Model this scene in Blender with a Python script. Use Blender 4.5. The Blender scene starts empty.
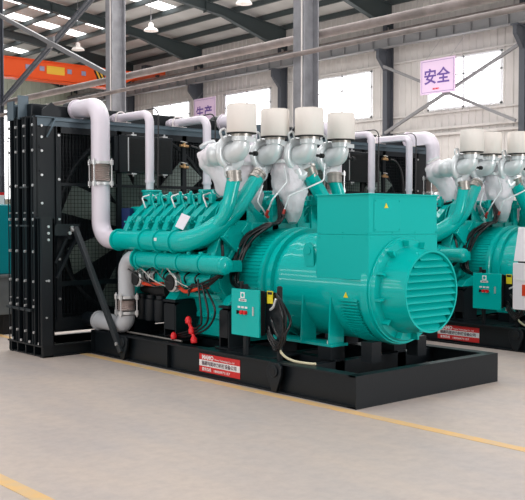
import bpy, math, random
from mathutils import Vector, Matrix
from math import sin, cos, pi, radians
random.seed(7)
S = bpy.context.scene
COL = S.collection

# ---------------------------------------------------------------- camera
cam = bpy.data.cameras.new('camera'); camo = bpy.data.objects.new('camera', cam); COL.objects.link(camo)
camo.location = (-5.927, -5.490, 1.70)
cam.sensor_width = 36.0
cam.lens = 905.8 / 525 * 36
camo.rotation_euler = (radians(90 - 1.94), 0, radians(-41.29))
cam.clip_end = 300
S.camera = camo

# ---------------------------------------------------------------- world, light, exposure
W = bpy.data.worlds.new('world'); S.world = W; W.use_nodes = True
bg = W.node_tree.nodes['Background']
bg.inputs['Color'].default_value = (0.97, 0.98, 1.0, 1)
bg.inputs['Strength'].default_value = 0.40
def area(name, loc, target, sx, sy, energy, color=(1, 1, 1)):
    d = bpy.data.lights.new(name, 'AREA'); d.shape = 'RECTANGLE'; d.size = sx; d.size_y = sy
    d.energy = energy; d.color = color
    o = bpy.data.objects.new(name, d); COL.objects.link(o); o.location = loc
    o.rotation_euler = (Vector(target) - Vector(loc)).to_track_quat('-Z', 'Y').to_euler()
    return o
for i_, (x_, t_) in enumerate(((-4.5, -25), (-1.6, -10), (.6, -3))):  # unseen strip lamps, added overhead for streak highlights along the pipes
    o = area('skylight_strip_%d' % (i_ + 1), (x_, 2.5, 10.4), (x_, 2.5, 0), .55, 15, 150, (1, 0.98, 0.98)); o.rotation_euler = (0, radians(t_), 0)
area('side_door_glow', (4.5, -14, 2.9), (1, 1, 1.1), 6, 4.0, 800, (1, 0.98, 0.98))  # unseen fill lamp, added to brighten the alternator-end faces
area('floor_bounce', (13, 18, 3.0), (13, 18, 9), 15, 28, 700, (1, 0.99, 0.98))  # unseen up-facing lamp in mid-air, added to brighten the roof underside
for i_, z_ in enumerate((3.0, 5.2, 7.6)):  # unseen strip lamps, added out of view for long highlights on the green
    area('window_band_%d' % (i_ + 1), (-12, 2.5, z_), (1, 2.6, 1), 20, .45, 200, (1, 0.98, 0.96))
area('hall_glow', (12, 16, 9.6), (12, 16, 0), 14, 24, 2200, (1, 0.99, 0.97))
S.view_settings.view_transform = 'Standard'
S.view_settings.look = 'None'
S.view_settings.gamma = 1
S.view_settings.use_curve_mapping = False
S.view_settings.exposure = 0.24

# ---------------------------------------------------------------- materials
def lin(c):
    return tuple(((v / 255) / 12.92 if v / 255 <= .04045 else ((v / 255 + .055) / 1.055) ** 2.4) for v in c) + (1,)
def mat(name, rgb, rough=.5, metal=0, coat=0, bump=0, bscale=40, var=0, vscale=3, emit=0, spec=.5, var2=None):
    m = bpy.data.materials.new(name); m.use_nodes = True
    nt = m.node_tree; b = nt.nodes['Principled BSDF']
    b.inputs['Base Color'].default_value = lin(rgb)
    b.inputs['Roughness'].default_value = rough
    b.inputs['Metallic'].default_value = metal
    b.inputs['Coat Weight'].default_value = coat
    b.inputs['Coat Roughness'].default_value = .08
    b.inputs['Specular IOR Level'].default_value = spec
    tc = nt.nodes.new('ShaderNodeTexCoord')
    if var:
        n = nt.nodes.new('ShaderNodeTexNoise'); n.inputs['Scale'].default_value = vscale; n.inputs['Detail'].default_value = 6
        nt.links.new(tc.outputs['Object'], n.inputs['Vector'])
        r = nt.nodes.new('ShaderNodeValToRGB')
        lo = var2 or tuple(v * (1 - var) for v in rgb)
        r.color_ramp.elements[0].color = lin(lo); r.color_ramp.elements[1].color = lin(rgb)
        r.color_ramp.elements[0].position = .35; r.color_ramp.elements[1].position = .62
        nt.links.new(n.outputs['Fac'], r.inputs['Fac']); nt.links.new(r.outputs['Color'], b.inputs['Base Color'])
    if bump:
        n = nt.nodes.new('ShaderNodeTexNoise'); n.inputs['Scale'].default_value = bscale; n.inputs['Detail'].default_value = 4
        nt.links.new(tc.outputs['Object'], n.inputs['Vector'])
        bp = nt.nodes.new('ShaderNodeBump'); bp.inputs['Strength'].default_value = bump; bp.inputs['Distance'].default_value = .02
        nt.links.new(n.outputs['Fac'], bp.inputs['Height']); nt.links.new(bp.outputs['Normal'], b.inputs['Normal'])
    if emit:
        b.inputs['Emission Color'].default_value = (1, 1, 1, 1); b.inputs['Emission Strength'].default_value = emit
    return m
GREEN = mat('green_enamel', (0, 181, 174), .33, coat=.5, spec=.1, bump=.03, bscale=30)
GREENE = mat('green_cast_enamel', (0, 178, 171), .33, coat=.6, spec=.1, bump=.35, bscale=35)
GREENM = mat('green_textured_enamel', (0, 181, 174), .4, coat=.0, spec=.2)
BLACK = mat('black_steel_paint', (15, 22, 27), .42, spec=.35, bump=.05)
BLACKM = mat('black_matt', (14, 16, 18), .7)
DARKF = mat('radiator_fin_dark', (34, 40, 44), .55, metal=.2)
GREYST = mat('charcoal_steel_paint', (44, 50, 54), .45, var=.12, vscale=8)
RUB = mat('black_rubber', (10, 10, 13), .28)
WHITEP = mat('white_pipe_paint', (230, 221, 231), .3, coat=.3)
SILV = mat('silver_paint', (224, 228, 230), .28, metal=.2, bump=.12, bscale=25)
STEEL = mat('bare_steel', (170, 165, 158), .35, metal=.8)
BELLOW = mat('bellows_steel', (185, 170, 165), .35, metal=.6)
BOLT = mat('zinc_bolt', (215, 215, 215), .3, metal=.6)
CREAM = mat('cream_filter_paper', (236, 228, 221), .75)
RFIT = mat('red_fitting_paint', (190, 55, 45), .4)
WRAP = mat('grey_lagging_cloth', (230, 225, 230), .85, bump=1.0, bscale=7)
SHROUD = mat('radiator_sheet_metal', (150, 166, 158), .5, var=.2, vscale=2)
TOPR = mat('blue_grey_steel', (88, 104, 114), .35, metal=.2)
RED = mat('red_plastic', (225, 20, 28), .4)
ORED = mat('orange_red_hose', (222, 66, 30), .4)
YEL = mat('yellow_sticker', (235, 214, 40), .5)
LABR = mat('label_red', (218, 40, 42), .45)
LABW = mat('label_white', (238, 236, 236), .45)
TXTW = mat('lettering_white', (250, 240, 240), .5)
TXTD = mat('lettering_dark', (90, 60, 75), .5)
TXTP = mat('lettering_purple', (92, 62, 140), .5)
PINK = mat('sign_lilac', (208, 184, 210), .55)
BRASS = mat('brass', (205, 165, 120), .35, metal=.8)
HOSEC = mat('cream_hose', (225, 215, 180), .5)
PAPER = mat('white_paper', (236, 228, 236), .8)
ORANGE = mat('orange_crane_paint', (240, 88, 24), .5)
ORAD = mat('grey_blue_plate', (150, 150, 180), .5)
YPL = mat('yellow_plate', (240, 190, 60), .5)
COLG = mat('grey_column_paint', (150, 150, 155), .5, var=.12, vscale=4)
COLD = mat('dark_column_paint', (72, 76, 84), .55)
RAFT = mat('dark_rafter_paint', (62, 72, 74), .55)
PIPEG = mat('weathered_conduit', (150, 138, 134), .6, var=.18, vscale=3)
GIRD = mat('grey_girder_paint', (128, 128, 130), .55)
WALL = mat('grey_siding', (206, 202, 199), .6, var=.04, vscale=1)
WALLG = mat('greenish_siding', (176, 182, 166), .6, var=.05, vscale=1)
ROOF = mat('roof_sheet', (206, 206, 204), .55, var=.10, vscale=.6)
GLASS = mat('daylit_glazing', (240, 242, 245), .3, emit=2.6)
SKYL = mat('skylight_sheet', (240, 240, 240), .4, emit=3)
FRAMEW = mat('window_frame', (240, 242, 246), .5)
YLINE = mat('floor_line_yellow', (226, 184, 120), .6, var=.08, vscale=6, var2=(212, 182, 140))
LAMPW = mat('lamp_white_enamel', (236, 228, 224), .4)
TEAL2 = mat('teal_enclosure_paint', (0, 140, 150), .4)
CABW = mat('cabinet_light_grey', (240, 234, 240), .45)
SCREEN = mat('dark_screen', (40, 30, 45), .25)
CONC = mat('grey_base_paint', (110, 116, 118), .6, var=.15)

def floor_mat():
    m = bpy.data.materials.new('beige_concrete_floor'); m.use_nodes = True
    nt = m.node_tree; b = nt.nodes['Principled BSDF']; N = nt.nodes.new; L = nt.links.new
    tc = N('ShaderNodeTexCoord')
    n1 = N('ShaderNodeTexNoise'); n1.inputs['Scale'].default_value = .9; n1.inputs['Detail'].default_value = 8; n1.inputs['Roughness'].default_value = .6
    mp = N('ShaderNodeMapping'); mp.inputs['Scale'].default_value = (1.6, .6, 1); mp.inputs['Rotation'].default_value = (0, 0, .6)
    L(tc.outputs['Object'], mp.inputs['Vector']); L(mp.outputs['Vector'], n1.inputs['Vector'])
    r1 = N('ShaderNodeValToRGB'); e = r1.color_ramp.elements
    e[0].position = .3; e[0].color = lin((180, 170, 166)); e[1].position = .62; e[1].color = lin((196, 181, 170))
    L(n1.outputs['Fac'], r1.inputs['Fac'])
    n2 = N('ShaderNodeTexNoise'); n2.inputs['Scale'].default_value = 9; n2.inputs['Detail'].default_value = 8; n2.inputs['Roughness'].default_value = .7
    L(tc.outputs['Object'], n2.inputs['Vector'])
    r2 = N('ShaderNodeValToRGB'); e = r2.color_ramp.elements
    e[0].position = .3; e[0].color = (.86, .86, .88, 1); e[1].position = .6; e[1].color = (1, 1, 1, 1)
    L(n2.outputs['Fac'], r2.inputs['Fac'])
    mx = N('ShaderNodeMixRGB'); mx.blend_type = 'MULTIPLY'; mx.inputs[0].default_value = 1
    L(r1.outputs['Color'], mx.inputs[1]); L(r2.outputs['Color'], mx.inputs[2]); L(mx.outputs[0], b.inputs['Base Color'])
    rr = N('ShaderNodeMapRange'); rr.inputs[3].default_value = .42; rr.inputs[4].default_value = .62
    L(n1.outputs['Fac'], rr.inputs[0]); L(rr.outputs[0], b.inputs['Roughness'])
    bp = N('ShaderNodeBump'); bp.inputs['Strength'].default_value = .05; L(n2.outputs['Fac'], bp.inputs['Height']); L(bp.outputs['Normal'], b.inputs['Normal'])
    return m
FLOOR = floor_mat()

# ---------------------------------------------------------------- mesh helpers
def smooth_path(pts, rad, n=8):
    """polyline with filleted corners"""
    pts = [Vector(p) for p in pts]; out = [pts[0]]
    for i in range(1, len(pts) - 1):
        a, b, c = pts[i - 1], pts[i], pts[i + 1]
        u = (a - b).normalized(); v = (c - b).normalized(); ang = u.angle(v)
        if ang > pi - .02: out.append(b); continue
        r = rad[i - 1] if isinstance(rad, (list, tuple)) else rad
        t = r / math.tan(ang / 2); t = min(t, (a - b).length * .49 if i > 1 else (a - b).length * .98, (c - b).length * .49 if i < len(pts) - 2 else (c - b).length * .98)
        r = t * math.tan(ang / 2)
        cen = b + (u + v).normalized() * (r / sin(ang / 2))
        s = b + u * t - cen; e = b + v * t - cen; tot = s.angle(e)
        ax = s.cross(e).normalized()
        for k in range(n + 1): out.append(cen + Matrix.Rotation(tot * k / n, 3, ax) @ s)
    out.append(pts[-1]); return out
def spline(pts, n=8):
    P = [Vector(p) for p in pts]; P = [P[0] * 2 - P[1]] + P + [P[-1] * 2 - P[-2]]; out = []
    for i in range(1, len(P) - 2):
        for k in range(n):
            t = k / n; a, b, c, d = P[i - 1:i + 3]
            out.append(.5 * ((2 * b) + (c - a) * t + (2 * a - 5 * b + 4 * c - d) * t * t + (3 * b - a - 3 * c + d) * t ** 3))
    out.append(P[-2]); return out
class MB:
    def __init__(s): s.v = []; s.f = []; s.m = []; s.mats = []; s.groups = []
    def mi(s, m):
        if m not in s.mats: s.mats.append(m)
        return s.mats.index(m)
    def add(s, vs, fs, m=None):
        b = len(s.v); s.v += [tuple(v) for v in vs]; s.f += [tuple(b + i for i in f) for f in fs]
        k = s.mi(m) if m else 0
        s.m += [k] * len(fs); s.groups.append((b, len(s.v), len(s.f) - len(fs), len(s.f))); return s
    def box(s, lo, hi, m=None, rot=None, piv=None):
        x0, y0, z0 = lo; x1, y1, z1 = hi
        vs = [Vector(p) for p in ((x0, y0, z0), (x1, y0, z0), (x1, y1, z0), (x0, y1, z0), (x0, y0, z1), (x1, y0, z1), (x1, y1, z1), (x0, y1, z1))]
        if rot is not None:
            c = Vector(piv) if piv else sum(vs, Vector()) / 8
            vs = [rot @ (v - c) + c for v in vs]
        return s.add(vs, [(0, 3, 2, 1), (4, 5, 6, 7), (0, 1, 5, 4), (1, 2, 6, 5), (2, 3, 7, 6), (3, 0, 4, 7)], m)
    def bar(s, a, b, w, h, up=(0, 0, 1), m=None):
        a = Vector(a); b = Vector(b); d = (b - a).normalized(); u = Vector(up)
        x = d.cross(u)
        if x.length < 1e-4: x = d.cross(Vector((1, 0, 0)))
        x.normalize(); u = x.cross(d).normalized()
        vs = [p + x * sx * w / 2 + u * sy * h / 2 for p in (a, b) for sx, sy in ((-1, -1), (1, -1), (1, 1), (-1, 1))]
        return s.add(vs, [(0, 3, 2, 1), (4, 5, 6, 7), (0, 1, 5, 4), (1, 2, 6, 5), (2, 3, 7, 6), (3, 0, 4, 7)], m)
    def tube(s, path, r, n=16, m=None, cap=True):
        P = [Vector(p) for p in path]; rs = r if isinstance(r, (list, tuple)) else [r] * len(P)
        t0 = (P[1] - P[0]).normalized(); x = t0.orthogonal().normalized(); rings = []
        for i, p in enumerate(P):
            if i == 0: t = t0
            elif i == len(P) - 1: t = (P[i] - P[i - 1]).normalized()
            else: t = ((P[i] - P[i - 1]).normalized() + (P[i + 1] - P[i]).normalized()).normalized()
            x = (x - t * x.dot(t)).normalized(); y = t.cross(x)
            rings.append([p + (x * cos(2 * pi * k / n) + y * sin(2 * pi * k / n)) * rs[i] for k in range(n)])
        vs = [v for R in rings for v in R]; fs = []
        for i in range(len(P) - 1):
            for k in range(n):
                a = i * n + k; b = i * n + (k + 1) % n; fs.append((a, b, b + n, a + n))
        if cap: fs.append(tuple(range(n))[::-1]); fs.append(tuple(len(vs) - n + k for k in range(n)))
        return s.add(vs, fs, m)
    def cyl(s, a, b, r, r2=None, n=24, m=None): return s.tube([a, b], [r, r if r2 is None else r2], n, m)
    def lathe(s, c, ax, prof, n=32, m=None, sx=1, sy=1):
        """prof = [(distance along axis, radius)]"""
        c = Vector(c); ax = Vector(ax).normalized(); x = ax.orthogonal().normalized(); y = ax.cross(x)
        if abs(ax.z) < .9: y = (Vector((0, 0, 1)) - ax * ax.z).normalized(); x = y.cross(ax)
        vs = []
        for d, r in prof:
            r = max(r, 1e-4)
            vs += [c + ax * d + x * cos(2 * pi * k / n) * r * sx + y * sin(2 * pi * k / n) * r * sy for k in range(n)]
        fs = []
        for i in range(len(prof) - 1):
            for k in range(n):
                a = i * n + k; b = i * n + (k + 1) % n; fs.append((a, b, b + n, a + n))
        fs.append(tuple(range(n))[::-1]); fs.append(tuple(len(vs) - n + k for k in range(n)))
        return s.add(vs, fs, m)
    def prism(s, poly, axis, a, b, m=None):
        """poly in the two other axes, extruded along axis from a to b"""
        def P(u, v, w):
            return {'x': (w, u, v), 'y': (u, w, v), 'z': (u, v, w)}[axis]
        n = len(poly); vs = [P(u, v, a) for u, v in poly] + [P(u, v, b) for u, v in poly]
        fs = [tuple(range(n)), tuple(range(2 * n - 1, n - 1, -1))] + [(i, i + n, (i + 1) % n + n, (i + 1) % n) for i in range(n)]
        return s.add(vs, fs, m)
    def bolts(s, pts, ax, r=.012, h=.012, m=None):
        ax = Vector(ax)
        for p in pts: s.tube([Vector(p), Vector(p) + ax * h], r, 6, m)
        return s
    def build(s, name, m=None, parent=None, bevel=0, off=None, label=None):
        me = bpy.data.meshes.new(name)
        o_ = Vector(off) if off is not None else (ORG.get(parent.name, Vector()) if parent else Vector())
        me.from_pydata([tuple(Vector(v) - o_) for v in s.v], [], s.f)
        mats = [x for x in s.mats] or [m]
        for k in mats: me.materials.append(k)
        if s.mats: me.polygons.foreach_set('material_index', s.m)
        me.update()
        import bmesh
        bm = bmesh.new(); bm.from_mesh(me); bmesh.ops.recalc_face_normals(bm, faces=bm.faces); bm.to_mesh(me); bm.free()
        for p in me.polygons: p.use_smooth = True
        me.set_sharp_from_angle(angle=radians(38))
        o = bpy.data.objects.new(name, me); COL.objects.link(o)
        if parent:
            o.parent = parent; ORG[o.name] = o_
        if off is not None and not parent: o.location = o_
        if bevel:
            b = o.modifiers.new('bevel', 'BEVEL'); b.width = bevel; b.segments = 2; b.limit_method = 'ANGLE'; b.angle_limit = radians(40)
        if label: o['label'] = label
        return o
def build_each(mb, name, m, parent, **k):
    out = []
    for (v0, v1, f0, f1) in mb.groups:
        q = MB(); q.v = mb.v[v0:v1]; q.f = [tuple(i - v0 for i in f) for f in mb.f[f0:f1]]; q.mats = list(mb.mats); q.m = mb.m[f0:f1]
        out.append(q.build(name, m, parent, **k))
    return out
ORG = {}
def thing(name, loc, label, cat, group=None):
    o = bpy.data.objects.new(name, None); COL.objects.link(o); o.location = loc; o.empty_display_size = .2
    o['label'] = label; o['category'] = cat
    if group: o['group'] = group
    ORG[o.name] = Vector(loc); return o
def tag(o, label, cat, group=None):
    o['label'] = label; o['category'] = cat
    if group: o['group'] = group
    return o
def struct(name, mb, m=None, parent=None):
    o = mb.build(name, m, parent)
    if not parent: o['kind'] = 'structure'
    return o
def copy_tree(o, parent=None):
    c = o.copy(); COL.objects.link(c)
    if parent: c.parent = parent
    for ch in [x for x in bpy.data.objects if x.parent == o and x != c]: copy_tree(ch, c)
    return c
def lettering(name, body, size, origin, xdir, ydir, m, parent=None, ext=.0006, bold=0, width=None):
    cu = bpy.data.curves.new(name, 'FONT'); cu.body = body; cu.size = size; cu.extrude = ext; cu.offset = bold
    cu.resolution_u = 3
    t = bpy.data.objects.new(name, cu); COL.objects.link(t); bpy.context.view_layer.update()
    dg = bpy.context.evaluated_depsgraph_get(); me = bpy.data.meshes.new_from_object(t.evaluated_get(dg))
    bpy.data.objects.remove(t); me.name = name
    X = Vector(xdir).normalized(); Y = Vector(ydir).normalized(); Z = X.cross(Y)
    k = 1
    if width:
        xs = [v.co.x for v in me.vertices]; k = width / (max(xs) - min(xs))
    M = Matrix((X, Y, Z)).transposed()
    o_ = ORG.get(parent.name, Vector()) if parent else Vector()
    for v in me.vertices:
        c = Vector((v.co.x * k, v.co.y, v.co.z)); v.co = M @ c + Vector(origin) - o_
    me.materials.clear(); me.materials.append(m)
    o = bpy.data.objects.new(name, me); COL.objects.link(o)
    if parent: o.parent = parent; ORG[o.name] = o_
    return o

# ================================================================ THE HALL
BAY = 6.64; C0 = 6.85; WX = 24.0; YEND = C0 + 6 * BAY
mb = MB(); mb.add([(-40, -40, 0), (WX, -40, 0), (WX, YEND, 0), (-40, YEND, 0)], [(0, 1, 2, 3)])
struct('floor', mb, FLOOR)

def siding(mb, x, y0, y1, z0, z1, pitch=.33, dep=.035, along='y'):
    """ribbed metal sheet with real trapezoid ribs"""
    n = max(1, round((y1 - y0) / pitch)); p = (y1 - y0) / n; prof = []
    for i in range(n):
        a = y0 + i * p
        prof += [(a, 0), (a + p * .70, 0), (a + p * .78, dep), (a + p * .92, dep)]
    prof.append((y1, 0))
    vs = []
    for u, d in prof:
        for z in (z0, z1): vs.append((x - d, u, z) if along == 'y' else (u, x - d, z))
    mb.add(vs, [(2 * i, 2 * i + 1, 2 * i + 3, 2 * i + 2) for i in range(len(prof) - 1)])
EAVE = 10.3; SL = .12; SILL = 6.15; HEAD = 8.2
mb = MB(); wins = []
ncol = [C0 + BAY * k for k in range(-2, 7)]
for k, yc in enumerate(ncol[:-1]):
    a, b = yc + 1.15, yc + 4.75
    siding(mb, WX, yc, a, 0, EAVE + .6); siding(mb, WX, b, yc + BAY, 0, EAVE + .6)
    siding(mb, WX, a, b, 0, SILL); siding(mb, WX, a, b, HEAD, EAVE + .6); wins.append((a, b))
for z in (2.1, SILL - .12, HEAD + .12): mb.box((WX - .1, ncol[0], z - .04), (WX - .04, YEND, z + .04))
for z in (5.15, 5.4): mb.box((WX - .16, ncol[0], z - .05), (WX - .04, YEND, z + .05))
struct('wall_right', mb, WALL)
mb = MB(); siding(mb, YEND, -6, 17.6, 0, 13.6, along='x'); siding(mb, YEND, 19.5, WX, 0, EAVE + 1, along='x')
siding(mb, YEND, 17.6, 19.5, 0, 2.9, along='x'); siding(mb, YEND, 17.6, 19.5, 8.4, 12, along='x')
for z in (3.2, 5.4, 8.5): mb.box((-6, YEND - .1, z - .04), (17.5, YEND - .04, z + .04))
struct('wall_back', mb, WALLG)
def window(n, lo, hi, axis):
    """glazing plus frame: axis 'y' = lies along y in the right wall"""
    (u0, z0), (u1, z1) = lo, hi; g = MB(); f = MB(); t = .04
    def bx(m, a, b, za, zb, d0, d1):
        if axis == 'y': m.box((WX + d0, a, za), (WX + d1, b, zb))
        else: m.box((a, YEND + d0, za), (b, YEND + d1, zb))
    bx(g, u0, u1, z0, z1, .0, .02)
    for a, b, c, d in ((u0, u0 + .09, z0, z1), (u1 - .09, u1, z0, z1), (u0, u1, z0, z0 + .07), (u0, u1, z1 - .07, z1),
                       ((u0 + u1) / 2 - .04, (u0 + u1) / 2 + .04, z0, z1), (u0, u1, z1 - (z1 - z0) * .36, z1 - (z1 - z0) * .36 + .06)):
        bx(f, a, b, c, d, -.05, -.005)
    for q in (.25, .75):
        c = u0 + (u1 - u0) * q; bx(f, c - .015, c + .015, z0, z1, -.03, -.005)
    w = struct('window_%d' % n, g, GLASS); f.build('window_frame', FRAMEW, w)
    w['label'] = 'daylit high window in the ribbed wall'
for i, (a, b) in enumerate(wins): window(i + 1, (a, SILL), (b, HEAD), 'y')
window(len(wins) + 1, (17.6, 2.9), (19.5, 8.4), 'x')

# roof: sheets, skylights, purlins
def zr(x): return EAVE + .75 + (WX - x) * SL
X0 = 1.0
mb = MB(); mb.add([(X0, ncol[0], zr(X0)), (WX, ncol[0], zr(WX)), (WX, YEND, zr(WX)), (X0, YEND, zr(X0)),
                   (X0, ncol[0], zr(X0) + .05), (WX, ncol[0], zr(WX) + .05), (WX, YEND, zr(WX) + .05), (X0, YEND, zr(X0) + .05)],
                  [(0, 3, 2, 1), (4, 5, 6, 7), (0, 1, 5, 4), (1, 2, 6, 5), (2, 3, 7, 6), (3, 0, 4, 7)])
struct('ceiling', mb, ROOF)
n = 0
for k in range(len(ncol) - 1):
    for off in ((BAY * .28, BAY * .68) if k != 5 else (BAY * .45,)):
        n += 1; mb = MB(); yc = ncol[k] + off
        for (xa, xb) in ((3.0, 9.5), (10.5, 19.5)):
            mb.add([(xa, yc - .5, zr(xa) - .02), (xb, yc - .5, zr(xb) - .02), (xb, yc + .5, zr(xb) - .02), (xa, yc + .5, zr(xa) - .02),
                    (xa, yc - .5, zr(xa) - .004), (xb, yc - .5, zr(xb) - .004), (xb, yc + .5, zr(xb) - .004), (xa, yc + .5, zr(xa) - .004)],
                   [(0, 3, 2, 1), (4, 5, 6, 7), (0, 1, 5, 4), (1, 2, 6, 5), (2, 3, 7, 6), (3, 0, 4, 7)])
        o = struct('trim_%d' % n, mb, SKYL); o['label'] = 'translucent skylight strip'
x = 2.2; 
mb = MB()
while x < WX:
    mb.bar((x, ncol[0], zr(x) - .13), (x, YEND, zr(x) - .13), .14, .22); x += 1.55
struct('trim_%d' % (n + 1), mb, RAFT)['label'] = 'roof purlins'
# rafters + wall columns + corbels (steel portal frames)
for k, yc in enumerate(ncol[3:]):
    fr = thing('steel_portal_frame', (WX - .3, yc, 0), 'x', 'steel frame')
    del fr['label']
    mb = MB()
    mb.prism([(WX - .5, 0), (WX - .5, 9.6), (WX - .12, 9.6), (WX - .12, 0)], 'y', yc - .012, yc + .012)
    for xa in (WX - .51, WX - .12): mb.box((xa - .015, yc - .12, 0), (xa + .015, yc + .12, EAVE + .1))
    mb.build('column', COLD, fr)
    mb = MB()
    def zf(x): return zr(x) - .24
    prof = [(X0, zf(X0)), (WX - .1, zf(WX - .1)), (WX - .1, zf(WX) - 1.0), (WX - .6, zf(WX) - .9), (WX - 4.0, zf(WX - 4) - .4), (X0, zf(X0) - .38)]
    mb.prism(prof, 'y', yc - .012, yc + .012)
    for i in ((0, 1), (3, 4), (4, 5)):
        a, b = prof[i[0]], prof[i[1]]; mb.bar((a[0], yc, a[1]), (b[0], yc, b[1]), .26, .03)
    for q in range(3, 23, 4): mb.box((q - .01, yc - .12, zf(q) - .5), (q + .01, yc + .12, zf(q)))
    mb.build('rafter', RAFT, fr)
    mb = MB()
    mb.prism([(WX - .5, 7.95), (WX - .5, 8.82), (WX - 1.0, 8.82), (WX - 1.0, 8.5)], 'y', yc - .08, yc + .08)
    mb.box((WX - 1.05, yc - .16, 8.80), (WX - .5, yc + .16, 8.86))
    mb.build('corbel', COLD, fr)
    labs = ['dark steel portal frame at the far right edge of the picture', 'dark steel portal frame with column left of the lilac safety sign',
            'dark steel portal frame with column just left of the nearer light grey column', 'dark steel portal frame with column behind the half-hidden lilac sign',
            'dark steel portal frame seen just right of the farther light grey column', 'dark steel portal frame against the far end wall']
    fr['label'] = labs[k]
    fr['group'] = 'steel portal frames along the right wall'
# crane runway girder on the corbels
mb = MB(); xg = WX - .85
mb.box((xg - .02, ncol[0], 8.9), (xg + .02, YEND - .2, 9.45))
for z in (8.88, 9.46): mb.box((xg - .14, ncol[0], z - .02), (xg + .14, YEND - .2, z + .02))
y = ncol[0] + .3
while y < YEND - .4:
    mb.box((xg - .13, y, 8.9), (xg + .02, y + .03, 9.45)); y += .83
rg = mb.build('crane_girder', GIRD); tag(rg, 'long grey ribbed crane runway girder resting on the wall brackets', 'girder')
rl = MB(); rl.box((xg - .04, ncol[0], 9.48), (xg + .04, YEND - .2, 9.58)); rl.build('rail', PIPEG, rg)

# light grey columns of the middle row
def middle_column(y, label, m=None):
    t = thing('steel_column', (6.0, y, 0), label, 'column', 'grey steel columns of the middle row')
    mb = MB(); mb.box((5.82, y - .013, 0), (6.18, y + .013, 11.6))
    for xa in (5.82, 6.18): mb.box((xa - .014, y - .145, 0), (xa + .014, y + .145, 11.6))
    mb.build('column_shaft', m or COLG, t)
    mb = MB(); mb.box((5.7, y - .25, 0), (6.3, y + .25, .03)); mb.build('base_plate', COLD, t)
    mb = MB(); mb.tube([(5.79, y - .10, .5), (5.79, y - .10, 11.5)], .014, 8); mb.build('conduit', LAMPW, t)
    return t
middle_column(C0, 'light grey steel column behind the cream air filters, the nearer one')
middle_column(C0 + BAY, 'light grey steel column behind the radiator, right of the orange crane')
middle_column(C0 + 2 * BAY, 'dark steel column at the left edge of the picture', COLD)
# conduits running along the row
mb = MB(); mb.tube([(6.33, -2, 5.21), (6.33, C0 + 3 * BAY, 5.21)], .085, 14)
tag(mb.build('overhead_pipe', PIPEG), 'thick weathered pipe running along the column row, upper of two', 'pipe')
mb = MB(); mb.tube([(5.70, -2, 4.80), (5.70, C0 + 3 * BAY, 4.66)], .045, 12)
tag(mb.build('overhead_pipe', PIPEG), 'thin weathered pipe running along the column row, lower of two', 'pipe')
# cross braces
def cross_brace(x, y0, z0, y1, z1, m, label, double):
    t = thing('cross_brace', (x, (y0 + y1) / 2, (z0 + z1) / 2), label, 'brace')
    mb = MB(); mb.bar((x, y0, z0), (x, y1, z1), .09, .11); mb.build('brace_rod', m[0], t)
    mb = MB()
    for d in ((-.1, .1) if double else (0,)):
        mb.bar((x + .12 + d * .3, y0, z1 + d), (x + .12 + d * .3, y1, z0 + d), .06 if double else .10, .06 if double else .12)
    if double:
        for q in range(1, 10):
            f = q / 10; yy = y0 + (y1 - y0) * f; zz = z1 + (z0 - z1) * f
            mb.bar((x + .09, yy, zz - .1), (x + .15, yy, zz + .1), .05, .05)
    mb.build('brace_strut', m[1], t)
    mb = MB(); yc, zc = (y0 + y1) / 2, (z0 + z1) / 2; mb.box((x + .02, yc - .17, zc - .14), (x + .08, yc + .17, zc + .14)); mb.build('gusset_plate', m[0], t)
cross_brace(6, C0 + BAY + .2, 5.2, C0 + 2 * BAY - .2, 7.75, (GIRD, COLD), 'crossed roof bracing at upper left between grey columns', True)
cross_brace(WX - .72, C0 + BAY + .1, 5.35, C0 + 2 * BAY - .1, 8.15, (GIRD, GIRD), 'crossed wall bracing in front of the window right of the safety sign', False)

# orange bridge crane
t = thing('bridge_crane', (23.2, 38.3, 9.58), 'orange overhead bridge crane spanning the far end of the hall', 'crane')
mb = MB(); yb = 37.6
mb.prism([(-2, 8.92), (-2, 9.90), (21.4, 9.95), (22.5, 9.92), (22.5, 9.62), (21.2, 9.0)], 'y', yb, yb + .5)
mb.box((-2, yb - .08, 8.89), (21.2, yb + .58, 8.95)); mb.box((-2, yb - .08, 9.90), (22.2, yb + .58, 9.94))
mb.build('bridge_beam', ORANGE, t)
mb = MB(); mb.box((22.4, yb - 1.6, 9.70), (23.35, yb + 2.1, 9.98)); mb.build('end_carriage', ORANGE, t)
for i in (-1.2, 1.7):
    mb = MB(); mb.cyl((23.03, yb + i, 9.75), (23.15, yb + i, 9.75), .17); mb.build('wheel', COLD, t)
mb = MB(); mb.box((16.95, yb - .03, 9.28), (17.98, yb - .002, 9.70)); mb.build('name_plate', YPL, t)
mb = MB(); mb.box((13.4, yb - .03, 9.28), (14.55, yb - .002, 9.70)); mb.build('name_plate', YPL, t)
for xx in (15.75, 16.55, 18.15, 19.0):
    mb = MB(); mb.box((xx, yb - .03, 9.40), (xx + .26, yb - .002, 9.64)); mb.build('emblem_plate', ORAD, t)
mb = MB()
for i in range(5):
    a = 19.75 + i * .11; mb.prism([(a + .30, 9.15), (a + .41, 9.15), (a + .11, 9.75), (a, 9.75)], 'y', yb - .03, yb - .004, YPL if i % 2 else BLACKM)
mb.build('hazard_stripes', YPL, t)
mb = MB(); mb.box((22.5, yb - .9, 9.9), (23.0, yb - .5, 10.25)); mb.build('drive_motor', COLD, t)

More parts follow.
